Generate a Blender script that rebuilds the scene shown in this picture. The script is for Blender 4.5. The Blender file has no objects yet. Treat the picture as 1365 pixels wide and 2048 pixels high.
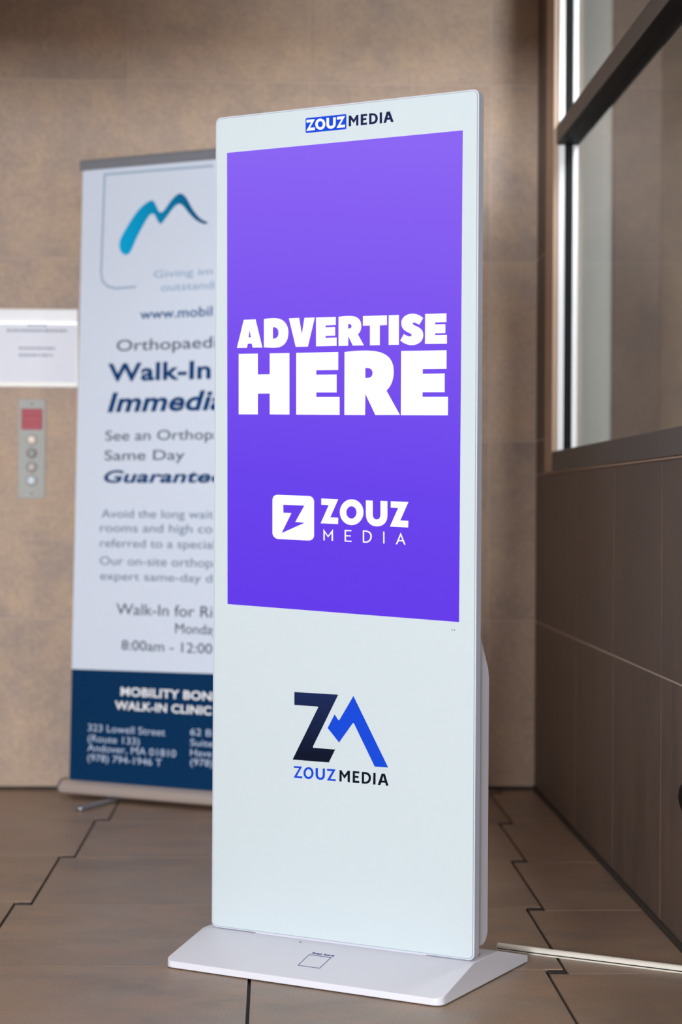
import bpy, bmesh, math, random
from mathutils import Matrix, Vector
random.seed(4)
sc = bpy.context.scene
col = sc.collection

# ------------------------------------------------------------ camera, world, light, exposure
EYE = 0.95189
F_PX = 3805.56
yaw, pitch, roll = 0.035337, -0.002606, 0.005413
cam_data = bpy.data.cameras.new('camera')
cam = bpy.data.objects.new('camera', cam_data)
col.objects.link(cam)
fwd = Vector((math.sin(yaw)*math.cos(pitch), math.cos(yaw)*math.cos(pitch), math.sin(pitch)))
rgt = Vector((math.cos(yaw), -math.sin(yaw), 0))
up = rgt.cross(fwd)
r2 = rgt*math.cos(roll) + up*math.sin(roll)
u2 = up*math.cos(roll) - rgt*math.sin(roll)
m = Matrix.Identity(4)
for i in range(3):
    m[i][0] = r2[i]; m[i][1] = u2[i]; m[i][2] = -fwd[i]
m[2][3] = EYE
cam.matrix_world = m
cam_data.sensor_fit = 'VERTICAL'
cam_data.sensor_height = 36
cam_data.sensor_width = 24
cam_data.lens = F_PX/2048*36
cam_data.dof.use_dof = True
cam_data.dof.focus_distance = 3.88
cam_data.dof.aperture_fstop = 2.8
cam_data.clip_end = 100
sc.camera = cam

sc.view_settings.view_transform = 'Standard'
sc.view_settings.look = 'None'
sc.view_settings.gamma = 1
sc.view_settings.exposure = 0.0

world = bpy.data.worlds.new('world'); sc.world = world
world.use_nodes = True
world.node_tree.nodes['Background'].inputs[0].default_value = (0.75, 0.86, 1.0, 1)
world.node_tree.nodes['Background'].inputs[1].default_value = 0.35


def area(name, loc, target, sx, sz, power, color):
    l = bpy.data.lights.new(name, 'AREA')
    l.shape = 'RECTANGLE'; l.size = sx; l.size_y = sz
    l.energy = power; l.color = color
    o = bpy.data.objects.new(name, l); col.objects.link(o)
    o.location = loc
    o.rotation_euler = (Vector(target)-Vector(loc)).to_track_quat('-Z', 'Y').to_euler()
    return o


# daylight through the glazed entrance behind the camera
area('entrance_daylight', (-2.3, -7.6, 1.45), (-1.2, 6, 1.4), 2.7, 2.5, 1110, (0.88, 0.94, 1.0))
# overhead fill added to brighten the foreground floor, between entrance and kiosk
area('floor_fill_light', (-1.0, 1.9, 3.02), (-1.0, 1.9, 0), 0.6, 1.2, 28, (0.95, 0.97, 1.0))
# unseen fill, added to brighten the room behind the window and the jamb
area('side_room_fill', (1.25, 4.3, 2.7), (1.2, 6.6, 1.2), 0.3, 0.6, 40, (0.95, 0.97, 1.0))


# ------------------------------------------------------------ helpers
def lin(c):
    r = []
    for v in c:
        v /= 255
        r.append(v/12.92 if v <= 0.04045 else ((v+0.055)/1.055)**2.4)
    return (r[0], r[1], r[2], 1)


def mat(name, rgb, rough=0.5, metal=0.0, spec=0.5, emit=None, coat=0.0):
    mt = bpy.data.materials.new(name); mt.use_nodes = True
    b = mt.node_tree.nodes['Principled BSDF']
    b.inputs['Base Color'].default_value = lin(rgb)
    b.inputs['Roughness'].default_value = rough
    b.inputs['Metallic'].default_value = metal
    b.inputs['Specular IOR Level'].default_value = spec
    b.inputs['Coat Weight'].default_value = coat
    if emit:
        b.inputs['Emission Color'].default_value = lin(emit)
        b.inputs['Emission Strength'].default_value = 1
    return mt


def mottled(name, c1, c2, c3, scale=(1, 1, 1), rough=0.5, rv=0.1, spec=0.5, bump=0.0, fine=120, amt=0.12, tile_var=0.06):
    """natural stone: three mixed tones, fine grain, small change from tile to tile"""
    mt = bpy.data.materials.new(name); mt.use_nodes = True
    nt = mt.node_tree; N = nt.nodes; L = nt.links
    b = N['Principled BSDF']
    tc = N.new('ShaderNodeTexCoord')
    mp = N.new('ShaderNodeMapping'); mp.inputs['Scale'].default_value = scale
    L.new(tc.outputs['Object'], mp.inputs['Vector'])
    rnd = N.new('ShaderNodeAttribute'); rnd.attribute_name = 'tile_tone'
    off = N.new('ShaderNodeVectorMath'); off.operation = 'ADD'
    sc3 = N.new('ShaderNodeVectorMath'); sc3.operation = 'SCALE'
    sc3.inputs['Scale'].default_value = 37
    L.new(rnd.outputs['Vector'], sc3.inputs[0])
    L.new(mp.outputs[0], off.inputs[0]); L.new(sc3.outputs[0], off.inputs[1])
    n1 = N.new('ShaderNodeTexNoise'); n1.inputs['Scale'].default_value = 2.6
    n1.inputs['Detail'].default_value = 6; n1.inputs['Roughness'].default_value = 0.6
    n1.inputs['Distortion'].default_value = 0.6
    L.new(off.outputs[0], n1.inputs['Vector'])
    n2 = N.new('ShaderNodeTexNoise'); n2.inputs['Scale'].default_value = 7
    n2.inputs['Detail'].default_value = 8; n2.inputs['Roughness'].default_value = 0.7
    L.new(off.outputs[0], n2.inputs['Vector'])
    n3 = N.new('ShaderNodeTexNoise'); n3.inputs['Scale'].default_value = fine
    n3.inputs['Detail'].default_value = 4
    L.new(tc.outputs['Object'], n3.inputs['Vector'])
    r1 = N.new('ShaderNodeMapRange'); r1.inputs[1].default_value = 0.32; r1.inputs[2].default_value = 0.68
    L.new(n1.outputs[0], r1.inputs[0])
    r2_ = N.new('ShaderNodeMapRange'); r2_.inputs[1].default_value = 0.4; r2_.inputs[2].default_value = 0.75
    L.new(n2.outputs[0], r2_.inputs[0])
    m1 = N.new('ShaderNodeMix'); m1.data_type = 'RGBA'
    m1.inputs[6].default_value = lin(c1); m1.inputs[7].default_value = lin(c2)
    L.new(r1.outputs[0], m1.inputs[0])
    m2 = N.new('ShaderNodeMix'); m2.data_type = 'RGBA'
    m2.inputs[7].default_value = lin(c3)
    L.new(r2_.outputs[0], m2.inputs[0]); L.new(m1.outputs[2], m2.inputs[6])
    # grain and tile tone multiply the value
    g = N.new('ShaderNodeMapRange'); g.inputs[1].default_value = 0.3; g.inputs[2].default_value = 0.7
    g.inputs[3].default_value = 1-amt; g.inputs[4].default_value = 1+amt
    L.new(n3.outputs[0], g.inputs[0])
    t = N.new('ShaderNodeMapRange'); t.inputs[3].default_value = 1-tile_var; t.inputs[4].default_value = 1+tile_var
    L.new(rnd.outputs['Fac'], t.inputs[0])
    mu = N.new('ShaderNodeMath'); mu.operation = 'MULTIPLY'
    L.new(g.outputs[0], mu.inputs[0]); L.new(t.outputs[0], mu.inputs[1])
    hs = N.new('ShaderNodeHueSaturation')
    L.new(mu.outputs[0], hs.inputs['Value']); L.new(m2.outputs[2], hs.inputs['Color'])
    L.new(hs.outputs[0], b.inputs['Base Color'])
    rr = N.new('ShaderNodeMapRange'); rr.inputs[3].default_value = rough-rv; rr.inputs[4].default_value = rough+rv
    L.new(n2.outputs[0], rr.inputs[0]); L.new(rr.outputs[0], b.inputs['Roughness'])
    b.inputs['Specular IOR Level'].default_value = spec
    if bump:
        bp = N.new('ShaderNodeBump'); bp.inputs['Strength'].default_value = bump
        bp.inputs['Distance'].default_value = 0.002
        L.new(n2.outputs[0], bp.inputs['Height']); L.new(bp.outputs[0], b.inputs['Normal'])
    return mt


def link(name, me, parent=None, mats=()):
    o = bpy.data.objects.new(name, me)
    col.objects.link(o)
    for k in (mats if isinstance(mats, (list, tuple)) else [mats]):
        me.materials.append(k)
    if parent: o.parent = parent
    return o


def finish(bm, name, parent, mats, smooth=False, bevel=0.0, seg=2):
    bmesh.ops.recalc_face_normals(bm, faces=bm.faces)
    me = bpy.data.meshes.new(name); bm.to_mesh(me); bm.free()
    if smooth:
        for p in me.polygons: p.use_smooth = True
    o = link(name, me, parent, mats)
    if bevel:
        b = o.modifiers.new('bevel', 'BEVEL'); b.width = bevel; b.segments = seg
        b.limit_method = 'ANGLE'; b.angle_limit = math.radians(25)
        b.harden_normals = True
        for p in me.polygons: p.use_smooth = True
    return o


def box(bm, x0, x1, y0, y1, z0, z1, mi=0):
    v = [bm.verts.new((x, y, z)) for x in (x0, x1) for y in (y0, y1) for z in (z0, z1)]
    fs = []
    for q in ((0, 1, 3, 2), (4, 6, 7, 5), (0, 4, 5, 1), (2, 3, 7, 6), (0, 2, 6, 4), (1, 5, 7, 3)):
        f = bm.faces.new([v[i] for i in q]); f.material_index = mi; fs.append(f)
    return fs


def prism(bm, poly, a, b, axis='y', mi=0):
    """extrude a 2D outline. axis y: poly=(x,z); x: poly=(y,z); z: poly=(x,y)"""
    def P(p, t):
        return {'y': (p[0], t, p[1]), 'x': (t, p[0], p[1]), 'z': (p[0], p[1], t)}[axis]
    v0 = [bm.verts.new(P(p, a)) for p in poly]; v1 = [bm.verts.new(P(p, b)) for p in poly]
    n = len(poly)
    fs = [bm.faces.new(v0), bm.faces.new(list(reversed(v1)))]
    for i in range(n):
        fs.append(bm.faces.new((v0[i], v0[(i+1) % n], v1[(i+1) % n], v1[i])))
    for f in fs: f.material_index = mi
    return fs


def rrect(x0, x1, z0, z1, r, n=7):
    o = []
    for cx, cz, a0 in ((x1-r, z1-r, 0), (x0+r, z1-r, 90), (x0+r, z0+r, 180), (x1-r, z0+r, 270)):
        for k in range(n+1):
            a = math.radians(a0+90*k/n); o.append((cx+r*math.cos(a), cz+r*math.sin(a)))
    return o


def disc(cx, cz, r, n=28):
    return [(cx+r*math.cos(2*math.pi*k/n), cz+r*math.sin(2*math.pi*k/n)) for k in range(n)]


def lathe(bm, prof, cx, cz, y0, n=28, mi=0):
    """revolve (radius, height out of the wall towards -y) about a y axis"""
    rings = []
    for r, h in prof:
        rings.append([bm.verts.new((cx+r*math.cos(2*math.pi*k/n), y0-h, cz+r*math.sin(2*math.pi*k/n))) for k in range(n)])
    for a, b in zip(rings, rings[1:]):
        for k in range(n):
            bm.faces.new((a[k], a[(k+1) % n], b[(k+1) % n], b[k])).material_index = mi
    bm.faces.new(rings[0]).material_index = mi
    bm.faces.new(list(reversed(rings[-1]))).material_index = mi


def tube(bm, pts, r, n=12):
    pts = [Vector(p) for p in pts]; rings = []
    for i, p in enumerate(pts):
        d = (pts[min(i+1, len(pts)-1)]-pts[max(i-1, 0)]).normalized()
        a = d.cross(Vector((0, 0, 1)) if abs(d.z) < 0.9 else Vector((1, 0, 0))).normalized(); b = d.cross(a)
        rings.append([bm.verts.new(p+a*r*math.cos(2*math.pi*k/n)+b*r*math.sin(2*math.pi*k/n)) for k in range(n)])
    for a, b in zip(rings, rings[1:]):
        for k in range(n): bm.faces.new((a[k], a[(k+1) % n], b[(k+1) % n], b[k]))
    bm.faces.new(rings[0]); bm.faces.new(list(reversed(rings[-1])))


def shapes(name, polys, parent, material, y, t, scale=1.0):
    """flat lettering: outlines (with counters) in x,z, filled and extruded to thickness t, front at -y side"""
    cu = bpy.data.curves.new('outline', 'CURVE'); cu.dimensions = '2D'; cu.fill_mode = 'BOTH'
    cu.extrude = t/2
    for poly in polys:
        sp = cu.splines.new('POLY'); sp.points.add(len(poly)-1); sp.use_cyclic_u = True
        for q, p in zip(sp.points, poly): q.co = (p[0]*scale, p[1]*scale, 0, 1)
    tmp = bpy.data.objects.new('outline', cu); col.objects.link(tmp)
    dg = bpy.context.evaluated_depsgraph_get()
    me = bpy.data.meshes.new_from_object(tmp.evaluated_get(dg))
    bpy.data.objects.remove(tmp); bpy.data.curves.remove(cu)
    me.transform(Matrix(((1, 0, 0, 0), (0, 0, -1, y-t/2), (0, 1, 0, 0), (0, 0, 0, 1))))
    me.name = name
    me.materials.clear()
    return link(name, me, parent, material)


def text_mesh(s, bold, italic):
    cu = bpy.data.curves.new('text', 'FONT'); cu.body = s; cu.size = 1
    cu.shear = 0.22*italic
    cu.offset = (0, 0.012, 0.028)[bold]
    cu.space_character = (1, 1.02, 1.04)[bold]
    cu.resolution_u = 6
    cu.extrude = 0.002
    tmp = bpy.data.objects.new('text', cu); col.objects.link(tmp)
    dg = bpy.context.evaluated_depsgraph_get()
    me = bpy.data.meshes.new_from_object(tmp.evaluated_get(dg))
    bpy.data.objects.remove(tmp); bpy.data.curves.remove(cu)
    return me


def ext(me, k):
    v = [q.co[k] for q in me.vertices]
    return min(v), max(v)


def lettering(name, vis, full, bold, italic, x, z, cap, width, parent, material, y):
    """set text so that the words `vis` are `width` wide, capitals `cap` high, baseline z"""
    a = text_mesh(vis, bold, italic); h = text_mesh('H', bold, 0)
    x0, x1 = ext(a, 0); hh = ext(h, 1)
    sx = width/(x1-x0); sz = cap/(hh[1]-hh[0])
    me = text_mesh(full, bold, italic) if full != vis else a
    me.transform(Matrix(((sx, 0, 0, x-x0*sx), (0, 0, -0.05, y), (0, sz, 0, z-hh[0]*sz), (0, 0, 0, 1))))
    me.name = name
    me.materials.clear()
    return link(name, me, parent, material)


def tag(o, label=None, cat=None, group=None, kind=None):
    if label: o['label'] = label
    if cat: o['category'] = cat
    if group: o['group'] = group
    if kind: o['kind'] = kind
    return o


def empty(name, loc=(0, 0, 0), rz=0.0):
    o = bpy.data.objects.new(name, None); col.objects.link(o)
    o.location = loc; o.rotation_euler = (0, 0, rz); o.empty_display_size = 0.1
    return o


def tile_attr(me, tones):
    at = me.attributes.new('tile_tone', 'FLOAT', 'FACE')
    for i, t in enumerate(tones): at.data[i].value = t


class Tiles:
    """a slab of grout with individual stone tiles standing 1.5 mm proud, one mesh"""
    def __init__(s): s.v = []; s.f = []; s.m = []; s.t = []
    def add(s, corners, normal, h, mi, tone, bev=0.0015):
        n = Vector(normal)
        cs = [Vector(c) for c in corners]; ce = sum(cs, Vector())/len(cs)
        b = len(s.v); k = len(cs)
        s.v += [tuple(c) for c in cs]
        s.v += [tuple(c+n*(h-bev)) for c in cs]
        s.v += [tuple(c+n*h+(ce-c).normalized()*bev*1.3) for c in cs]
        for i in range(k):
            j = (i+1) % k
            s.f.append((b+i, b+j, b+k+j, b+k+i)); s.f.append((b+k+i, b+k+j, b+2*k+j, b+2*k+i))
        s.f.append(tuple(b+2*k+i for i in range(k)))
        s.m += [mi]*(2*k+1); s.t += [tone]*(2*k+1)
    def slab(s, x0, x1, y0, y1, z0, z1, mi):
        b = len(s.v)
        s.v += [(x, y, z) for x in (x0, x1) for y in (y0, y1) for z in (z0, z1)]
        for q in ((0, 1, 3, 2), (4, 6, 7, 5), (0, 4, 5, 1), (2, 3, 7, 6), (0, 2, 6, 4), (1, 5, 7, 3)):
            s.f.append(tuple(b+i for i in q)); s.m.append(mi); s.t.append(0.5)
    def build(s, name, mats):
        me = bpy.data.meshes.new(name); me.from_pydata(s.v, [], s.f)
        for p, mi in zip(me.polygons, s.m): p.material_index = mi
        tile_attr(me, s.t)
        bm = bmesh.new(); bm.from_mesh(me); bmesh.ops.recalc_face_normals(bm, faces=bm.faces); bm.to_mesh(me); bm.free()
        return tag(link(name, me, None, mats), kind='structure')

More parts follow.
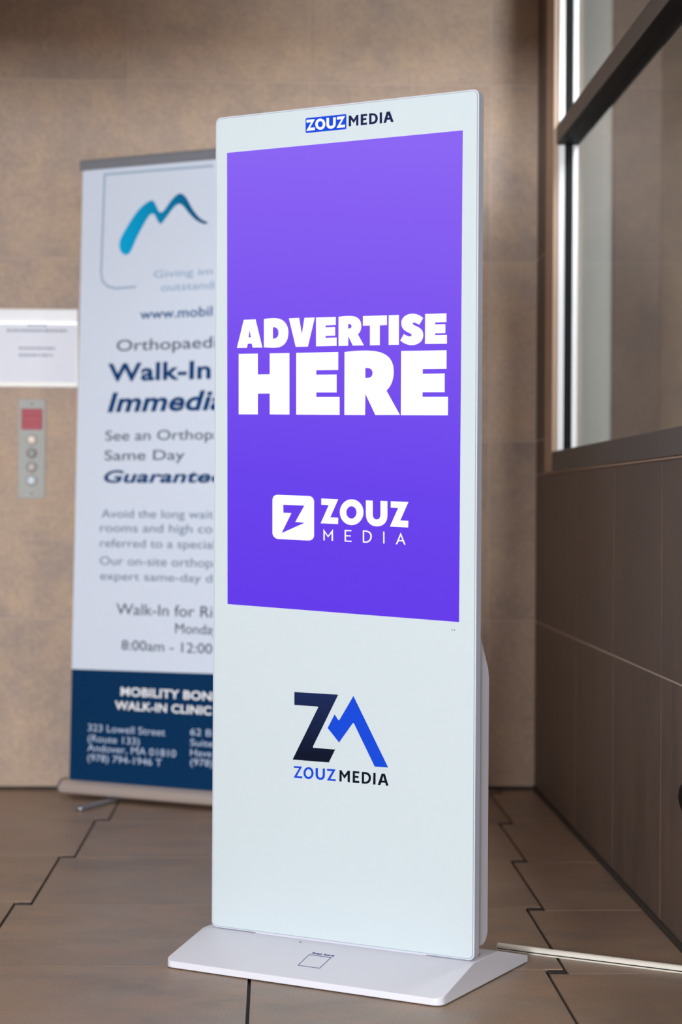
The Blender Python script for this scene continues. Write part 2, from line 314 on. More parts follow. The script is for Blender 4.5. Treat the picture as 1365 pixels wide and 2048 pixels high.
GL = {'ADV':[[(-233.7,1345.3),(-204.5,1345.1),(-187.3,1285.1),(-211.4,1285.8),(-213.5,1294.3),(-223.4,1294.5),(-225.3,1285.9),(-250.3,1286.5)],[(-219.0,1322.7),(-215.9,1307.6),(-221.5,1307.7)],[(-184.1,1344.9),(-179.4,1345.3),(-174.8,1345.5),(-170.2,1345.7),(-165.9,1345.8),(-162.0,1345.8),(-158.5,1345.7),(-155.7,1345.5),(-147.1,1344.1),(-140.0,1341.3),(-134.3,1337.3),(-129.9,1332.4),(-126.8,1326.7),(-124.9,1320.6),(-124.3,1314.2),(-125.0,1306.9),(-126.8,1300.3),(-130.0,1294.5),(-134.5,1289.7),(-140.5,1286.2),(-148.0,1284.0),(-157.2,1283.5),(-161.4,1283.7),(-165.6,1283.9),(-169.6,1284.2),(-173.5,1284.5),(-177.2,1284.8),(-180.6,1285.1),(-183.7,1285.3)],[(-162.0,1326.6),(-158.5,1326.5),(-155.8,1325.9),(-153.5,1324.8),(-151.7,1323.3),(-150.2,1321.4),(-149.2,1319.3),(-148.6,1317.0),(-148.4,1314.6),(-148.6,1311.8),(-149.2,1309.2),(-150.4,1307.0),(-152.1,1305.2),(-154.4,1303.9),(-157.5,1303.1),(-161.3,1302.9),(-161.9,1302.9)],[(-123.5,1343.7),(-98.7,1343.6),(-92.1,1309.3),(-86.2,1343.1),(-61.3,1342.8),(-77.4,1283.2),(-106.7,1283.7)],[(-58.6,1342.7),(-11.9,1341.8),(-11.8,1325.1),(-35.8,1325.1),(-35.8,1321.3),(-13.2,1320.9),(-13.1,1303.4),(-35.7,1303.6),(-35.7,1299.6),(-9.7,1299.6),(-9.6,1282.3),(-58.2,1283.0)],[(-5.5,1341.6),(-0.6,1342.1),(4.0,1342.5),(8.3,1342.6),(12.2,1342.7),(15.8,1342.6),(18.9,1342.5),(21.6,1342.4),(28.5,1341.6),(34.3,1340.0),(39.1,1337.6),(42.8,1334.4),(45.5,1330.6),(47.1,1326.3),(47.7,1321.5),(47.5,1318.1),(47.0,1314.9),(46.2,1312.2),(45.0,1309.7),(43.5,1307.5),(41.8,1305.7),(39.8,1304.2),(54.0,1281.0),(28.1,1281.4),(17.6,1301.2),(17.4,1281.5),(-5.1,1281.8)],[(17.1,1326.1),(19.4,1326.0),(20.7,1325.8),(21.9,1325.4),(23.0,1324.8),(23.8,1324.1),(24.4,1323.3),(24.8,1322.3),(25.0,1321.1),(24.9,1319.9),(24.5,1319.0),(23.8,1318.2),(23.0,1317.6),(22.0,1317.1),(20.8,1316.9),(19.5,1316.8),(17.2,1316.7)],[(51.2,1340.8),(106.3,1339.9),(106.5,1320.1),(90.1,1320.1),(90.4,1280.2),(67.7,1280.5),(67.5,1320.7),(51.3,1321.0)],[(110.3,1339.9),(133.5,1339.5),(133.8,1279.4),(110.5,1279.8)],[(187.9,1330.7),(179.5,1317.7),(177.2,1318.9),(175.0,1319.9),(173.0,1320.8),(171.1,1321.6),(169.4,1322.2),(167.9,1322.6),(166.6,1322.7),(165.6,1322.5),(165.0,1322.0),(164.7,1321.3),(164.8,1320.5),(165.1,1319.7),(165.8,1318.9),(166.6,1318.3),(170.2,1316.4),(174.2,1314.6),(178.3,1312.6),(182.2,1310.0),(185.4,1306.7),(187.6,1302.4),(188.5,1296.7),(187.8,1291.5),(185.7,1287.1),(182.6,1283.4),(178.4,1280.7),(173.5,1278.7),(168.1,1277.6),(162.2,1277.4),(157.9,1277.8),(153.8,1278.8),(149.8,1280.1),(146.1,1281.7),(142.6,1283.7),(139.5,1285.8),(136.8,1288.0),(144.9,1300.6),(146.4,1299.6),(148.2,1298.6),(150.2,1297.6),(152.2,1296.8),(154.3,1296.1),(156.4,1295.6),(158.4,1295.4),(160.2,1295.5),(161.5,1296.0),(162.3,1296.7),(162.5,1297.6),(162.3,1298.6),(161.6,1299.7),(160.2,1300.6),(156.4,1302.4),(152.4,1304.4),(148.3,1306.6),(144.6,1309.4),(141.6,1312.9),(139.6,1317.3),(138.8,1322.7),(139.5,1327.7),(141.6,1331.8),(144.8,1335.2),(149.0,1337.8),(153.8,1339.5),(159.1,1340.5),(164.6,1340.7),(168.6,1340.2),(172.4,1339.4),(176.2,1338.1),(179.6,1336.6),(182.8,1334.8),(185.6,1332.8)],[(192.3,1338.8),(239.5,1338.0),(239.6,1320.6),(214.7,1320.9),(214.7,1317.1),(237.3,1316.6),(237.4,1298.8),(214.8,1299.2),(214.9,1295.6),(240.9,1295.2),(241.0,1277.5),(192.3,1278.8)]],'HERE':[[(-245.8,1273.9),(-198.5,1273.0),(-198.2,1229.2),(-169.2,1228.7),(-169.5,1272.5),(-121.7,1271.5),(-120.9,1143.5),(-168.7,1144.8),(-169.0,1188.4),(-197.9,1188.9),(-197.7,1145.3),(-245.0,1146.3)],[(-105.4,1271.3),(-5.7,1269.6),(-5.5,1232.7),(-57.2,1233.6),(-57.1,1224.6),(-9.2,1223.6),(-9.0,1186.7),(-56.9,1187.9),(-56.8,1178.7),(-2.0,1177.5),(-1.7,1140.5),(-104.6,1143.1)],[(9.0,1269.1),(16.4,1269.7),(24.0,1270.2),(31.8,1270.5),(39.7,1270.7),(47.7,1270.7),(55.8,1270.5),(64.0,1270.2),(80.3,1268.5),(93.8,1265.1),(104.5,1260.2),(112.6,1253.7),(118.2,1245.8),(121.5,1236.6),(122.6,1226.1),(122.2,1218.9),(121.1,1212.3),(119.3,1206.2),(116.9,1200.7),(113.8,1195.7),(110.3,1191.5),(106.2,1187.8),(137.1,1137.9),(81.1,1138.8),(57.9,1182.0),(57.4,1139.2),(9.4,1140.3)],[(57.4,1234.8),(63.2,1234.6),(66.2,1234.1),(68.7,1233.1),(70.7,1231.8),(72.2,1230.2),(73.3,1228.4),(73.9,1226.3),(74.1,1224.2),(73.9,1222.1),(73.3,1220.2),(72.3,1218.4),(70.8,1216.9),(68.8,1215.7),(66.4,1215.0),(63.4,1214.7),(57.5,1214.7)],[(138.9,1266.8),(240.3,1264.6),(240.4,1227.7),(187.6,1228.7),(187.7,1219.4),(236.5,1218.7),(236.5,1181.3),(187.5,1182.5),(187.6,1173.3),(244.0,1172.0),(244.0,1135.1),(139.0,1137.4)]],'BADGE':[[(-160.9,965.6),(-160.6,968.4),(-159.8,970.8),(-158.5,972.9),(-156.6,974.6),(-154.1,975.8),(-151.1,976.6),(-147.6,976.8),(-73.5,974.5),(-70.0,974.0),(-67.2,972.9),(-64.8,971.4),(-63.1,969.5),(-61.8,967.3),(-61.1,965.0),(-60.8,962.7),(-60.4,893.6),(-60.7,890.9),(-61.6,888.4),(-63.0,886.3),(-65.1,884.6),(-67.6,883.3),(-70.7,882.5),(-74.2,882.2),(-145.7,884.4),(-149.3,884.9),(-152.6,886.0),(-155.3,887.7),(-157.5,889.7),(-159.1,892.0),(-160.1,894.4),(-160.5,896.8)],[(-134.6,956.0),(-84.0,954.4),(-105.4,920.4),(-83.3,918.8),(-138.1,897.1),(-114.7,938.9),(-134.2,939.6)]],'ZOUZ_W':[[(-43.8,969.3),(-3.8,967.9),(-22.2,930.7),(-3.6,930.0),(-4.0,916.9),(-45.0,918.1),(-26.2,955.6),(-43.7,956.4)],[(55.1,941.6),(54.5,935.8),(52.5,930.2),(49.2,925.2),(44.9,920.9),(39.7,917.7),(33.9,915.7),(27.7,915.0),(21.6,915.6),(15.7,917.5),(10.4,920.6),(6.0,924.8),(2.7,929.8),(0.6,935.4),(-0.1,941.3),(0.5,947.2),(2.5,952.8),(5.8,957.9),(10.2,962.1),(15.4,965.3),(21.3,967.3),(27.4,967.9),(33.6,967.3),(39.4,965.4),(44.6,962.2),(49.0,958.1),(52.3,953.1),(54.4,947.5)],[(38.9,941.1),(38.6,938.3),(37.8,935.7),(36.4,933.3),(34.5,931.3),(32.3,929.7),(29.8,928.8),(27.2,928.5),(24.5,928.8),(22.0,929.7),(19.8,931.1),(17.9,933.1),(16.4,935.5),(15.5,938.2),(15.2,941.0),(15.5,943.8),(16.4,946.4),(17.8,948.8),(19.6,950.8),(21.9,952.4),(24.4,953.3),(27.0,953.6),(29.6,953.3),(32.1,952.4),(34.4,950.9),(36.3,948.9),(37.7,946.6),(38.6,943.9)],[(60.3,965.9),(76.2,965.3),(76.4,938.3),(76.6,935.5),(77.1,933.0),(78.1,930.9),(79.4,929.3),(81.0,928.1),(83.0,927.4),(85.5,927.2),(87.8,927.4),(89.8,928.2),(91.3,929.3),(92.5,930.9),(93.3,932.9),(93.8,935.2),(93.9,937.8),(93.7,964.9),(109.7,964.5),(109.9,935.3),(109.3,929.7),(107.7,924.8),(104.9,920.6),(101.3,917.3),(96.8,914.9),(91.5,913.5),(85.6,913.0),(79.6,913.6),(74.2,915.3),(69.6,918.1),(65.8,921.7),(63.0,926.2),(61.2,931.4),(60.5,937.1)],[(117.2,964.3),(157.3,962.8),(139.1,925.7),(157.3,925.0),(156.9,911.5),(115.6,913.0),(134.1,950.5),(117.3,951.2)]],'MEDIA_W':[[(-38.4,906.7),(-27.3,892.9),(-15.9,906.5),(-15.5,882.6),(-19.0,882.5),(-19.1,898.4),(-27.2,889.2),(-35.1,898.9),(-35.0,883.2),(-38.2,883.1)],[(11.5,905.3),(27.1,904.8),(27.1,902.4),(14.7,902.7),(14.8,894.5),(25.9,894.2),(25.9,891.8),(14.8,892.1),(14.8,883.6),(27.7,883.1),(27.7,880.7),(11.6,881.4)],[(53.6,904.7),(61.2,904.5),(64.6,904.0),(67.6,903.1),(70.0,901.7),(71.9,900.0),(73.3,897.8),(74.2,895.3),(74.5,892.4),(74.0,889.1),(72.9,886.3),(71.3,884.0),(69.2,882.1),(66.7,880.7),(63.6,879.8),(60.1,879.4),(53.8,880.0)],[(56.8,901.9),(60.7,901.7),(63.4,901.3),(65.7,900.6),(67.6,899.5),(69.1,898.2),(70.2,896.5),(70.8,894.6),(71.1,892.3),(70.7,889.9),(69.9,887.8),(68.6,885.9),(67.1,884.4),(65.1,883.3),(62.8,882.5),(60.1,882.3),(56.9,882.4)],[(100.4,902.8),(103.3,902.6),(103.5,878.5),(100.6,878.7)],[(140.2,901.3),(151.4,876.9),(148.0,877.0),(145.1,883.2),(135.5,883.5),(132.4,877.4),(129.1,877.6)],[(140.2,894.9),(143.9,885.7),(136.5,886.1)]],'BIGZ':[[(-105.8,567.4),(-1.8,567.3),(-61.0,456.6),(-60.4,454.6),(-8.3,454.4),(-23.0,426.8),(-109.3,426.9),(-48.7,538.6),(-50.0,540.3),(-105.6,540.6)]],'PEAK':[[(33.7,566.4),(114.4,426.1),(83.7,425.9),(34.9,511.2),(32.6,511.1),(0.8,469.5),(-26.1,497.5),(-10.0,526.3),(-1.5,515.4),(1.4,515.6)]],'ZOUZ_B':[[(-106.1,413.5),(-86.2,414.0),(-98.6,393.5),(-85.7,393.6),(-85.9,389.6),(-106.5,389.7),(-93.2,410.1),(-106.1,409.9)],[(-58.8,402.4),(-59.1,399.6),(-60.0,396.9),(-61.4,394.5),(-63.3,392.4),(-65.6,390.7),(-68.1,389.6),(-70.8,389.1),(-73.5,389.2),(-76.1,390.0),(-78.4,391.3),(-80.3,393.1),(-81.8,395.4),(-82.7,397.9),(-83.0,400.7),(-82.7,403.5),(-81.8,406.1),(-80.4,408.6),(-78.5,410.7),(-76.2,412.3),(-73.7,413.4),(-71.0,413.9),(-68.3,413.8),(-65.7,413.1),(-63.4,411.8),(-61.5,409.9),(-60.1,407.7),(-59.2,405.1)],[(-63.9,402.0),(-64.1,400.3),(-64.6,398.5),(-65.4,397.0),(-66.5,395.6),(-67.8,394.6),(-69.3,393.9),(-70.9,393.6),(-72.4,393.7),(-73.9,394.2),(-75.2,395.0),(-76.3,396.2),(-77.2,397.6),(-77.7,399.3),(-77.9,401.0),(-77.7,402.8),(-77.2,404.5),(-76.4,406.1),(-75.3,407.4),(-74.0,408.5),(-72.5,409.2),(-71.0,409.5),(-69.4,409.4),(-67.9,408.9),(-66.6,408.1),(-65.5,406.9),(-64.7,405.4),(-64.1,403.8)],[(-54.2,413.2),(-48.7,413.3),(-48.6,401.1),(-48.5,399.2),(-48.1,397.6),(-47.4,396.2),(-46.5,395.2),(-45.4,394.5),(-44.0,394.1),(-42.4,394.1),(-41.1,394.3),(-39.9,394.9),(-38.9,395.7),(-38.2,396.8),(-37.6,398.0),(-37.3,399.5),(-37.2,401.1),(-37.2,413.5),(-32.1,413.7),(-32.1,400.7),(-32.3,397.8),(-33.0,395.4),(-34.2,393.4),(-35.8,391.8),(-37.8,390.6),(-40.1,389.9),(-42.7,389.6),(-45.6,389.8),(-48.1,390.5),(-50.2,391.6),(-51.9,393.3),(-53.1,395.3),(-53.8,397.8),(-54.1,400.7)],[(-26.9,413.6),(-7.0,413.6),(-19.2,393.2),(-6.5,393.4),(-6.7,389.6),(-27.3,389.6),(-14.6,409.5),(-27.0,409.3)]],'MEDIA_B':[[(2.4,413.0),(6.3,413.2),(13.9,403.2),(21.6,413.2),(26.4,413.1),(26.5,389.8),(21.3,389.8),(21.1,405.3),(14.0,396.2),(7.3,405.1),(7.4,389.8),(2.1,389.8)],[(33.2,413.3),(48.3,413.4),(48.2,409.2),(38.2,409.2),(38.2,404.2),(46.6,404.0),(46.6,399.8),(38.3,400.0),(38.3,394.0),(48.4,394.0),(48.3,389.7),(33.0,389.5)],[(54.2,413.1),(60.4,413.2),(64.3,413.1),(67.6,412.4),(70.3,411.2),(72.4,409.6),(73.9,407.5),(74.8,405.1),(75.2,402.2),(74.8,399.1),(74.0,396.3),(72.6,394.0),(70.7,392.1),(68.3,390.7),(65.5,389.8),(62.3,389.4),(54.0,389.4)],[(59.2,409.0),(61.3,409.0),(63.6,408.8),(65.5,408.3),(67.1,407.5),(68.4,406.4),(69.3,405.1),(69.8,403.6),(70.0,401.8),(69.8,399.9),(69.2,398.2),(68.3,396.7),(67.1,395.4),(65.6,394.5),(63.8,393.8),(61.8,393.6),(59.3,393.5)],[(80.6,412.9),(85.9,413.0),(85.7,389.4),(80.2,389.3)],[(99.6,413.0),(107.1,413.0),(115.3,389.3),(109.7,389.2),(107.8,394.8),(99.2,394.6),(96.4,389.1),(90.8,389.0)],[(103.3,408.2),(106.2,398.7),(100.5,398.6)]],'PLATE':[[(-86.2,1753.4),(-86.1,1754.2),(-86.0,1754.8),(-85.7,1755.2),(-85.3,1755.6),(-84.7,1755.8),(-84.1,1755.9),(-83.4,1756.0),(6.7,1755.7),(7.5,1755.7),(8.2,1755.5),(8.8,1755.2),(9.2,1754.8),(9.6,1754.3),(9.8,1753.7),(9.8,1753.0),(10.0,1727.2),(9.9,1726.6),(9.7,1726.1),(9.3,1725.6),(8.8,1725.3),(8.1,1725.0),(7.4,1724.9),(6.6,1724.8),(-82.5,1725.3),(-83.4,1725.4),(-84.2,1725.6),(-84.8,1726.0),(-85.3,1726.4),(-85.7,1727.0),(-86.0,1727.6),(-86.1,1728.4)]],'ZOUZ_T':[[(-83.9,1752.4),(-63.9,1752.1),(-75.6,1735.3),(-63.4,1735.0),(-63.9,1729.4),(-84.3,1729.4),(-72.6,1746.4),(-83.9,1746.7)],[(-39.2,1739.4),(-39.5,1736.8),(-40.3,1734.5),(-41.7,1732.4),(-43.6,1730.7),(-45.8,1729.5),(-48.3,1728.9),(-50.9,1728.8),(-53.5,1729.4),(-56.0,1730.5),(-58.3,1732.0),(-60.2,1734.1),(-61.6,1736.4),(-62.5,1738.9),(-62.8,1741.6),(-62.5,1744.1),(-61.6,1746.5),(-60.3,1748.6),(-58.4,1750.2),(-56.2,1751.4),(-53.7,1752.0),(-51.1,1752.1),(-48.4,1751.6),(-45.9,1750.5),(-43.7,1748.9),(-41.8,1746.9),(-40.4,1744.5),(-39.5,1742.0)],[(-45.1,1739.9),(-45.2,1738.5),(-45.7,1737.2),(-46.3,1736.1),(-47.3,1735.2),(-48.4,1734.5),(-49.6,1734.2),(-50.9,1734.1),(-52.3,1734.4),(-53.5,1735.0),(-54.6,1735.8),(-55.6,1736.9),(-56.3,1738.2),(-56.7,1739.6),(-56.9,1741.0),(-56.7,1742.4),(-56.3,1743.7),(-55.6,1744.8),(-54.7,1745.8),(-53.6,1746.4),(-52.3,1746.8),(-51.0,1746.8),(-49.7,1746.5),(-48.5,1745.9),(-47.3,1745.1),(-46.4,1744.0),(-45.7,1742.7),(-45.2,1741.3)],[(-36.5,1751.8),(-30.5,1751.7),(-30.4,1739.2),(-30.3,1737.8),(-29.9,1736.7),(-29.3,1735.9),(-28.6,1735.2),(-27.7,1734.8),(-26.6,1734.6),(-25.4,1734.5),(-24.1,1734.6),(-23.1,1734.9),(-22.3,1735.4),(-21.6,1736.0),(-21.1,1736.9),(-20.8,1737.8),(-20.8,1739.0),(-20.8,1751.5),(-14.8,1751.6),(-14.7,1739.2),(-15.0,1736.5),(-15.7,1734.2),(-16.8,1732.3),(-18.4,1730.8),(-20.4,1729.7),(-22.7,1729.0),(-25.3,1728.8),(-28.1,1729.1),(-30.6,1729.8),(-32.6,1730.9),(-34.2,1732.4),(-35.4,1734.2),(-36.2,1736.3),(-36.4,1738.7)],[(-12.1,1751.8),(7.1,1751.9),(-4.3,1734.5),(7.2,1734.4),(6.9,1728.8),(-12.8,1729.0),(-1.2,1746.2),(-12.0,1746.0)]],'MEDIA_T':[[(15.6,1751.7),(20.1,1751.7),(27.3,1742.8),(33.5,1751.5),(37.9,1751.5),(38.0,1729.7),(32.8,1729.9),(32.7,1743.1),(27.3,1735.4),(20.8,1743.0),(20.9,1730.0),(15.6,1729.8)],[(43.3,1751.8),(58.0,1751.6),(58.0,1747.4),(48.9,1747.4),(48.9,1743.3),(56.4,1743.2),(56.4,1739.1),(49.0,1739.0),(49.0,1734.1),(58.0,1734.0),(58.0,1729.7),(43.4,1729.7)],[(62.7,1751.9),(68.6,1751.8),(72.3,1751.3),(75.4,1750.4),(78.0,1749.0),(80.0,1747.3),(81.5,1745.2),(82.3,1742.8),(82.6,1740.2),(82.4,1737.4),(81.5,1735.0),(80.2,1732.9),(78.3,1731.4),(75.9,1730.2),(73.0,1729.5),(69.6,1729.4),(62.9,1729.5)],[(68.1,1747.5),(69.8,1747.5),(71.7,1747.2),(73.3,1746.7),(74.7,1745.9),(75.7,1744.9),(76.5,1743.6),(76.9,1742.1),(77.1,1740.4),(76.9,1738.7),(76.4,1737.3),(75.7,1736.1),(74.6,1735.1),(73.2,1734.4),(71.7,1734.0),(69.9,1733.8),(68.2,1733.8)],[(86.9,1751.5),(92.3,1751.4),(92.4,1729.5),(86.9,1729.4)],[(102.8,1751.6),(110.1,1751.5),(118.9,1729.4),(112.8,1729.5),(110.7,1735.1),(103.6,1735.1),(101.9,1729.5),(95.7,1729.5)],[(106.7,1745.0),(109.2,1739.2),(104.7,1739.2)]],'SCREEN':[[(-277.5,1700.5),(272.8,1698.4),(270.6,725.4),(-270.4,745.3)]]}
TX = [('Giving im', 'Giving im', 'lt', 0, 0, 0.2725, 1.5712, 0.0216, 0.2107),
 ('outstand', 'outstanding', 'lt', 0, 0, 0.2999, 1.5283, 0.0231, 0.1843),
 ('www.mobil', 'www.mobil', 'mid', 1, 0, 0.2257, 1.444, 0.0303, 0.2594),
 ('Orthopaed', 'Orthopaedic', 'dk', 0, 0, 0.1422, 1.347, 0.0344, 0.3435),
 ('Walk-In', 'Walk-In', 'navy', 2, 0, 0.1117, 1.2516, 0.0568, 0.3723),
 ('Immedi', 'Immediate', 'navy', 2, 1, 0.113, 1.1553, 0.0618, 0.3789),
 ('See an Orthop', 'See an Orthopaedic', 'dk', 0, 0, 0.1075, 1.0668, 0.0304, 0.3875),
 ('Same Day', 'Same Day', 'dk', 0, 0, 0.1061, 1.005, 0.0304, 0.2906),
 ('Guarante', 'Guaranteed', 'navy', 2, 1, 0.105, 0.9342, 0.0395, 0.3863),
 ('Avoid the long wait', 'Avoid the long wait', 'gr', 0, 0, 0.0988, 0.8255, 0.0268, 0.4046),
 ('rooms and high co', 'rooms and high co', 'gr', 0, 0, 0.0952, 0.7809, 0.0278, 0.4053),
 ('referred to a specia', 'referred to a specialist', 'gr', 0, 0, 0.0964, 0.7334, 0.0273, 0.4051),
 ('Our on-site orthop', 'Our on-site orthopaedic', 'gr', 0, 0, 0.0967, 0.6774, 0.0282, 0.4061),
 ('expert same-day d', 'expert same-day d', 'gr', 0, 0, 0.0991, 0.631, 0.0262, 0.4048),
 ('Walk-In for Ri', 'Walk-In for Ri', 'dk', 0, 0, 0.1615, 0.5243, 0.0336, 0.3449),
 ('Monda', 'Monday', 'dk', 0, 0, 0.3768, 0.4729, 0.0296, 0.1309),
 ('8:00am - 12:00', '8:00am - 12:00', 'dk', 0, 0, 0.1839, 0.4148, 0.03, 0.325),
 ('MOBILITY BON', 'MOBILITY BONE', 'wh', 2, 0, 0.1846, 0.272, 0.0295, 0.3255),
 ('WALK-IN CLINIC', 'WALK-IN CLINIC', 'wh', 2, 0, 0.1643, 0.2285, 0.0289, 0.3468),
 ('323 Lowell Street', '323 Lowell Street', 'pw', 0, 0, 0.0659, 0.1566, 0.0256, 0.2822),
 ('(Route 133)', '(Route 133)', 'pw', 0, 0, 0.0668, 0.1235, 0.0251, 0.19),
 ('Andover, MA 01810', 'Andover, MA 01810', 'pw', 0, 0, 0.0662, 0.0938, 0.0256, 0.3224),
 ('(978) 794-1946 T', '(978) 794-1946 T', 'pw', 0, 0, 0.067, 0.063, 0.0251, 0.2716),
 ('62 B', '62 B', 'pw', 0, 0, 0.4379, 0.1643, 0.0244, 0.075),
 ('Suite', 'Suite', 'pw', 0, 0, 0.4387, 0.1327, 0.0238, 0.08),
 ('Have', 'Have', 'pw', 0, 0, 0.4394, 0.1022, 0.0244, 0.075),
 ('(978)', '(978)', 'pw', 0, 0, 0.4401, 0.0734, 0.0244, 0.0788)]
MLOGO = [(0.1642, 1.6489), (0.1503, 1.6583), (0.1438, 1.6764), (0.148, 1.7015), (0.1766, 1.7454), (0.2083, 1.784), (0.2373, 1.8058), (0.2606, 1.8133), (0.2727, 1.801), (0.2849, 1.779), (0.2938, 1.7745), (0.3053, 1.7802), (0.328, 1.8074), (0.3479, 1.8241), (0.3622, 1.8281), (0.3751, 1.8222), (0.3887, 1.8063), (0.4097, 1.7735), (0.4361, 1.7455), (0.4621, 1.732), (0.448, 1.7289), (0.419, 1.7431), (0.3926, 1.7672), (0.3748, 1.7873), (0.3601, 1.7957), (0.3429, 1.7893), (0.3174, 1.7619), (0.3004, 1.7429), (0.2918, 1.7384), (0.2816, 1.7491), (0.2717, 1.7668), (0.2617, 1.7715), (0.2501, 1.7652), (0.233, 1.742), (0.2074, 1.7006), (0.1905, 1.6662), (0.179, 1.6511)]
MBOX = [(0.4777, 1.9055), (0.0826, 1.9074), (0.0775, 1.5975), (0.0829, 1.5703), (0.1039, 1.552), (0.1339, 1.5443), (0.2076, 1.5464)]

# ------------------------------------------------------------ materials
STONE = mottled('beige_stone', (184, 160, 142), (158, 140, 130), (196, 168, 142), rough=0.6, spec=0.3, amt=0.09, tile_var=0.05, fine=60)
STONE_SHADED = mottled('brown_stone_shaded', (94, 78, 70), (82, 67, 62), (110, 88, 72), scale=(2.2, 2.2, 0.5), rough=0.5, amt=0.07, tile_var=0.08)  # brown, upright-grained stone, its colour lowered further to carry the right wall's shade
FLOORT = mottled('floor_stone', (166, 146, 128), (140, 120, 106), (176, 144, 118), scale=(1, 1.5, 1), rough=0.42, rv=0.06, amt=0.16, tile_var=0.07, fine=220, bump=0.12)
GROUT = mat('pale_grout', (200, 178, 165), 0.8)
GROUT_DARK = mat('dark_grout', (52, 42, 36), 0.8)
INSERT = mottled('dark_inset_stone', (44, 36, 32), (36, 30, 27), (50, 40, 35), rough=0.5, amt=0.1)
BLACK = mat('black_rubber', (9, 9, 11), 0.6, spec=0.2)
PLASTER = mat('plaster', (190, 180, 170), 0.8)
BRONZE = mat('dark_bronze_metal', (88, 80, 76), 0.5, 0.0)
TAN = mat('tan_edge_metal', (186, 156, 132), 0.45)
WHITE_STRIP = mat('highlight_white_metal', (248, 250, 252), 0.3)  # bright highlight on the frame put into a near-white base colour
GREY_PANEL = mat('pale_grey_paint', (218, 224, 220), 0.6)

T = 0.61
YW, XR, Z1 = 6.39963, 0.88495, 0.56908
XL = -3.7
H_CEIL = 3.05
YN = -8.0          # the room is open to the glazed entrance here

# ------------------------------------------------------------ floor: stones in a stepped (windmill) pattern with dark insets
SX, SY = 0.0398, 0.0373
FX, FY = -0.49482, 6.38298
fl = Tiles()
fl.slab(XL-0.2, 3.2, YN-0.4, 9.2, -0.08, -0.006, 1)
for i in range(-7, 6):
    for j in range(-5, 26):
        x0 = FX+T*i-SX*j; y1 = FY-T*j-SY*i
        # stones are cut where they meet the walls
        a0, a1, b0, b1 = x0+0.0035, x0+T-0.0035, y1-T+0.0022, y1-0.0022
        a0c, a1c = max(a0, XL), min(a1, XR-0.004)
        b0c, b1c = max(b0, YN), min(b1, YW-0.004)
        if a1c-a0c > 0.01 and b1c-b0c > 0.01:
            fl.add([(a0c, b0c, -0.006), (a1c, b0c, -0.006), (a1c, b1c, -0.006), (a0c, b1c, -0.006)], (0, 0, 1), 0.006, 0, random.random(), 0.0003)
        ia0, ia1 = x0+T-SX+0.002, x0+T-0.002
        ib0, ib1 = y1-T-SY+0.003, y1-T-0.003
        if ia0 > XL and ia1 < XR and ib0 > YN and ib1 < YW:
            fl.add([(ia0, ib0, -0.006), (ia1, ib0, -0.006), (ia1, ib1, -0.006), (ia0, ib1, -0.006)], (0, 0, 1), 0.0055, 2, random.random(), 0.001)
fl.build('floor', [FLOORT, GROUT_DARK, INSERT])

# ------------------------------------------------------------ walls
g2 = 0.0022
wb = Tiles()
wb.slab(XL-0.15, XR+0.066, YW+0.002, YW+0.15, 0, H_CEIL, 1)
zs = [0.004]+[Z1+T*0.99*k for k in range(0, 5)]
zs = [0.004, 0.5715, 1.1765, 1.7815, 2.3765, H_CEIL]
for i in range(-6, 3):
    xa, xb = -0.49487+T*i, -0.49487+T*(i+1)
    xa, xb = max(xa, XL), min(xb, XR)
    if xb-xa < 0.02: continue
    for k in range(len(zs)-1):
        wb.add([(xa+g2, YW+0.002, zs[k]+g2), (xa+g2, YW+0.002, zs[k+1]-g2), (xb-g2, YW+0.002, zs[k+1]-g2), (xb-g2, YW+0.002, zs[k]+g2)], (0, -1, 0), 0.0025, 0, random.random())
wb.build('wall_back', [STONE, GROUT])

SILL0, SILL1 = 1.068, 1.130
WY0, WY1 = 2.3, 5.95            # window opening along the wall
CAS = 6.115                      # end of the casing
wr = Tiles()
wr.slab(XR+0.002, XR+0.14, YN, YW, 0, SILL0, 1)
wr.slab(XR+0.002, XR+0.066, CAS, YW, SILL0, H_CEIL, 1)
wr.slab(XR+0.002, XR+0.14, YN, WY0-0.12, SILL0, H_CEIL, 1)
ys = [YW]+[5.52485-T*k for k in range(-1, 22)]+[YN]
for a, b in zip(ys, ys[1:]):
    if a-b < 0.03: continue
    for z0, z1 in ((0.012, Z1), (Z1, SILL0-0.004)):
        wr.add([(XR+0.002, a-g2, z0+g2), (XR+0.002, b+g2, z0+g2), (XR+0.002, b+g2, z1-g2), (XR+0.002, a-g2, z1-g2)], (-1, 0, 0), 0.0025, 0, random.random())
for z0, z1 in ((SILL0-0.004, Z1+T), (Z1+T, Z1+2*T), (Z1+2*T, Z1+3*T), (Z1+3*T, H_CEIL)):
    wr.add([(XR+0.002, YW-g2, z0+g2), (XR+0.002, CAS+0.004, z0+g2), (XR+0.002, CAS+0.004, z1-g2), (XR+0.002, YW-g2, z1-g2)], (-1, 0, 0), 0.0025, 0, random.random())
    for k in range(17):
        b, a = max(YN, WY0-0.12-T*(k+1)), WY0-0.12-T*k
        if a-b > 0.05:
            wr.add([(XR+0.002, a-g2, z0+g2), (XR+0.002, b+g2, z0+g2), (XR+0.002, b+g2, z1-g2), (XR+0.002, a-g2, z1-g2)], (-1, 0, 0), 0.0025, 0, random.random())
wr.build('wall_right', [STONE_SHADED, GROUT])

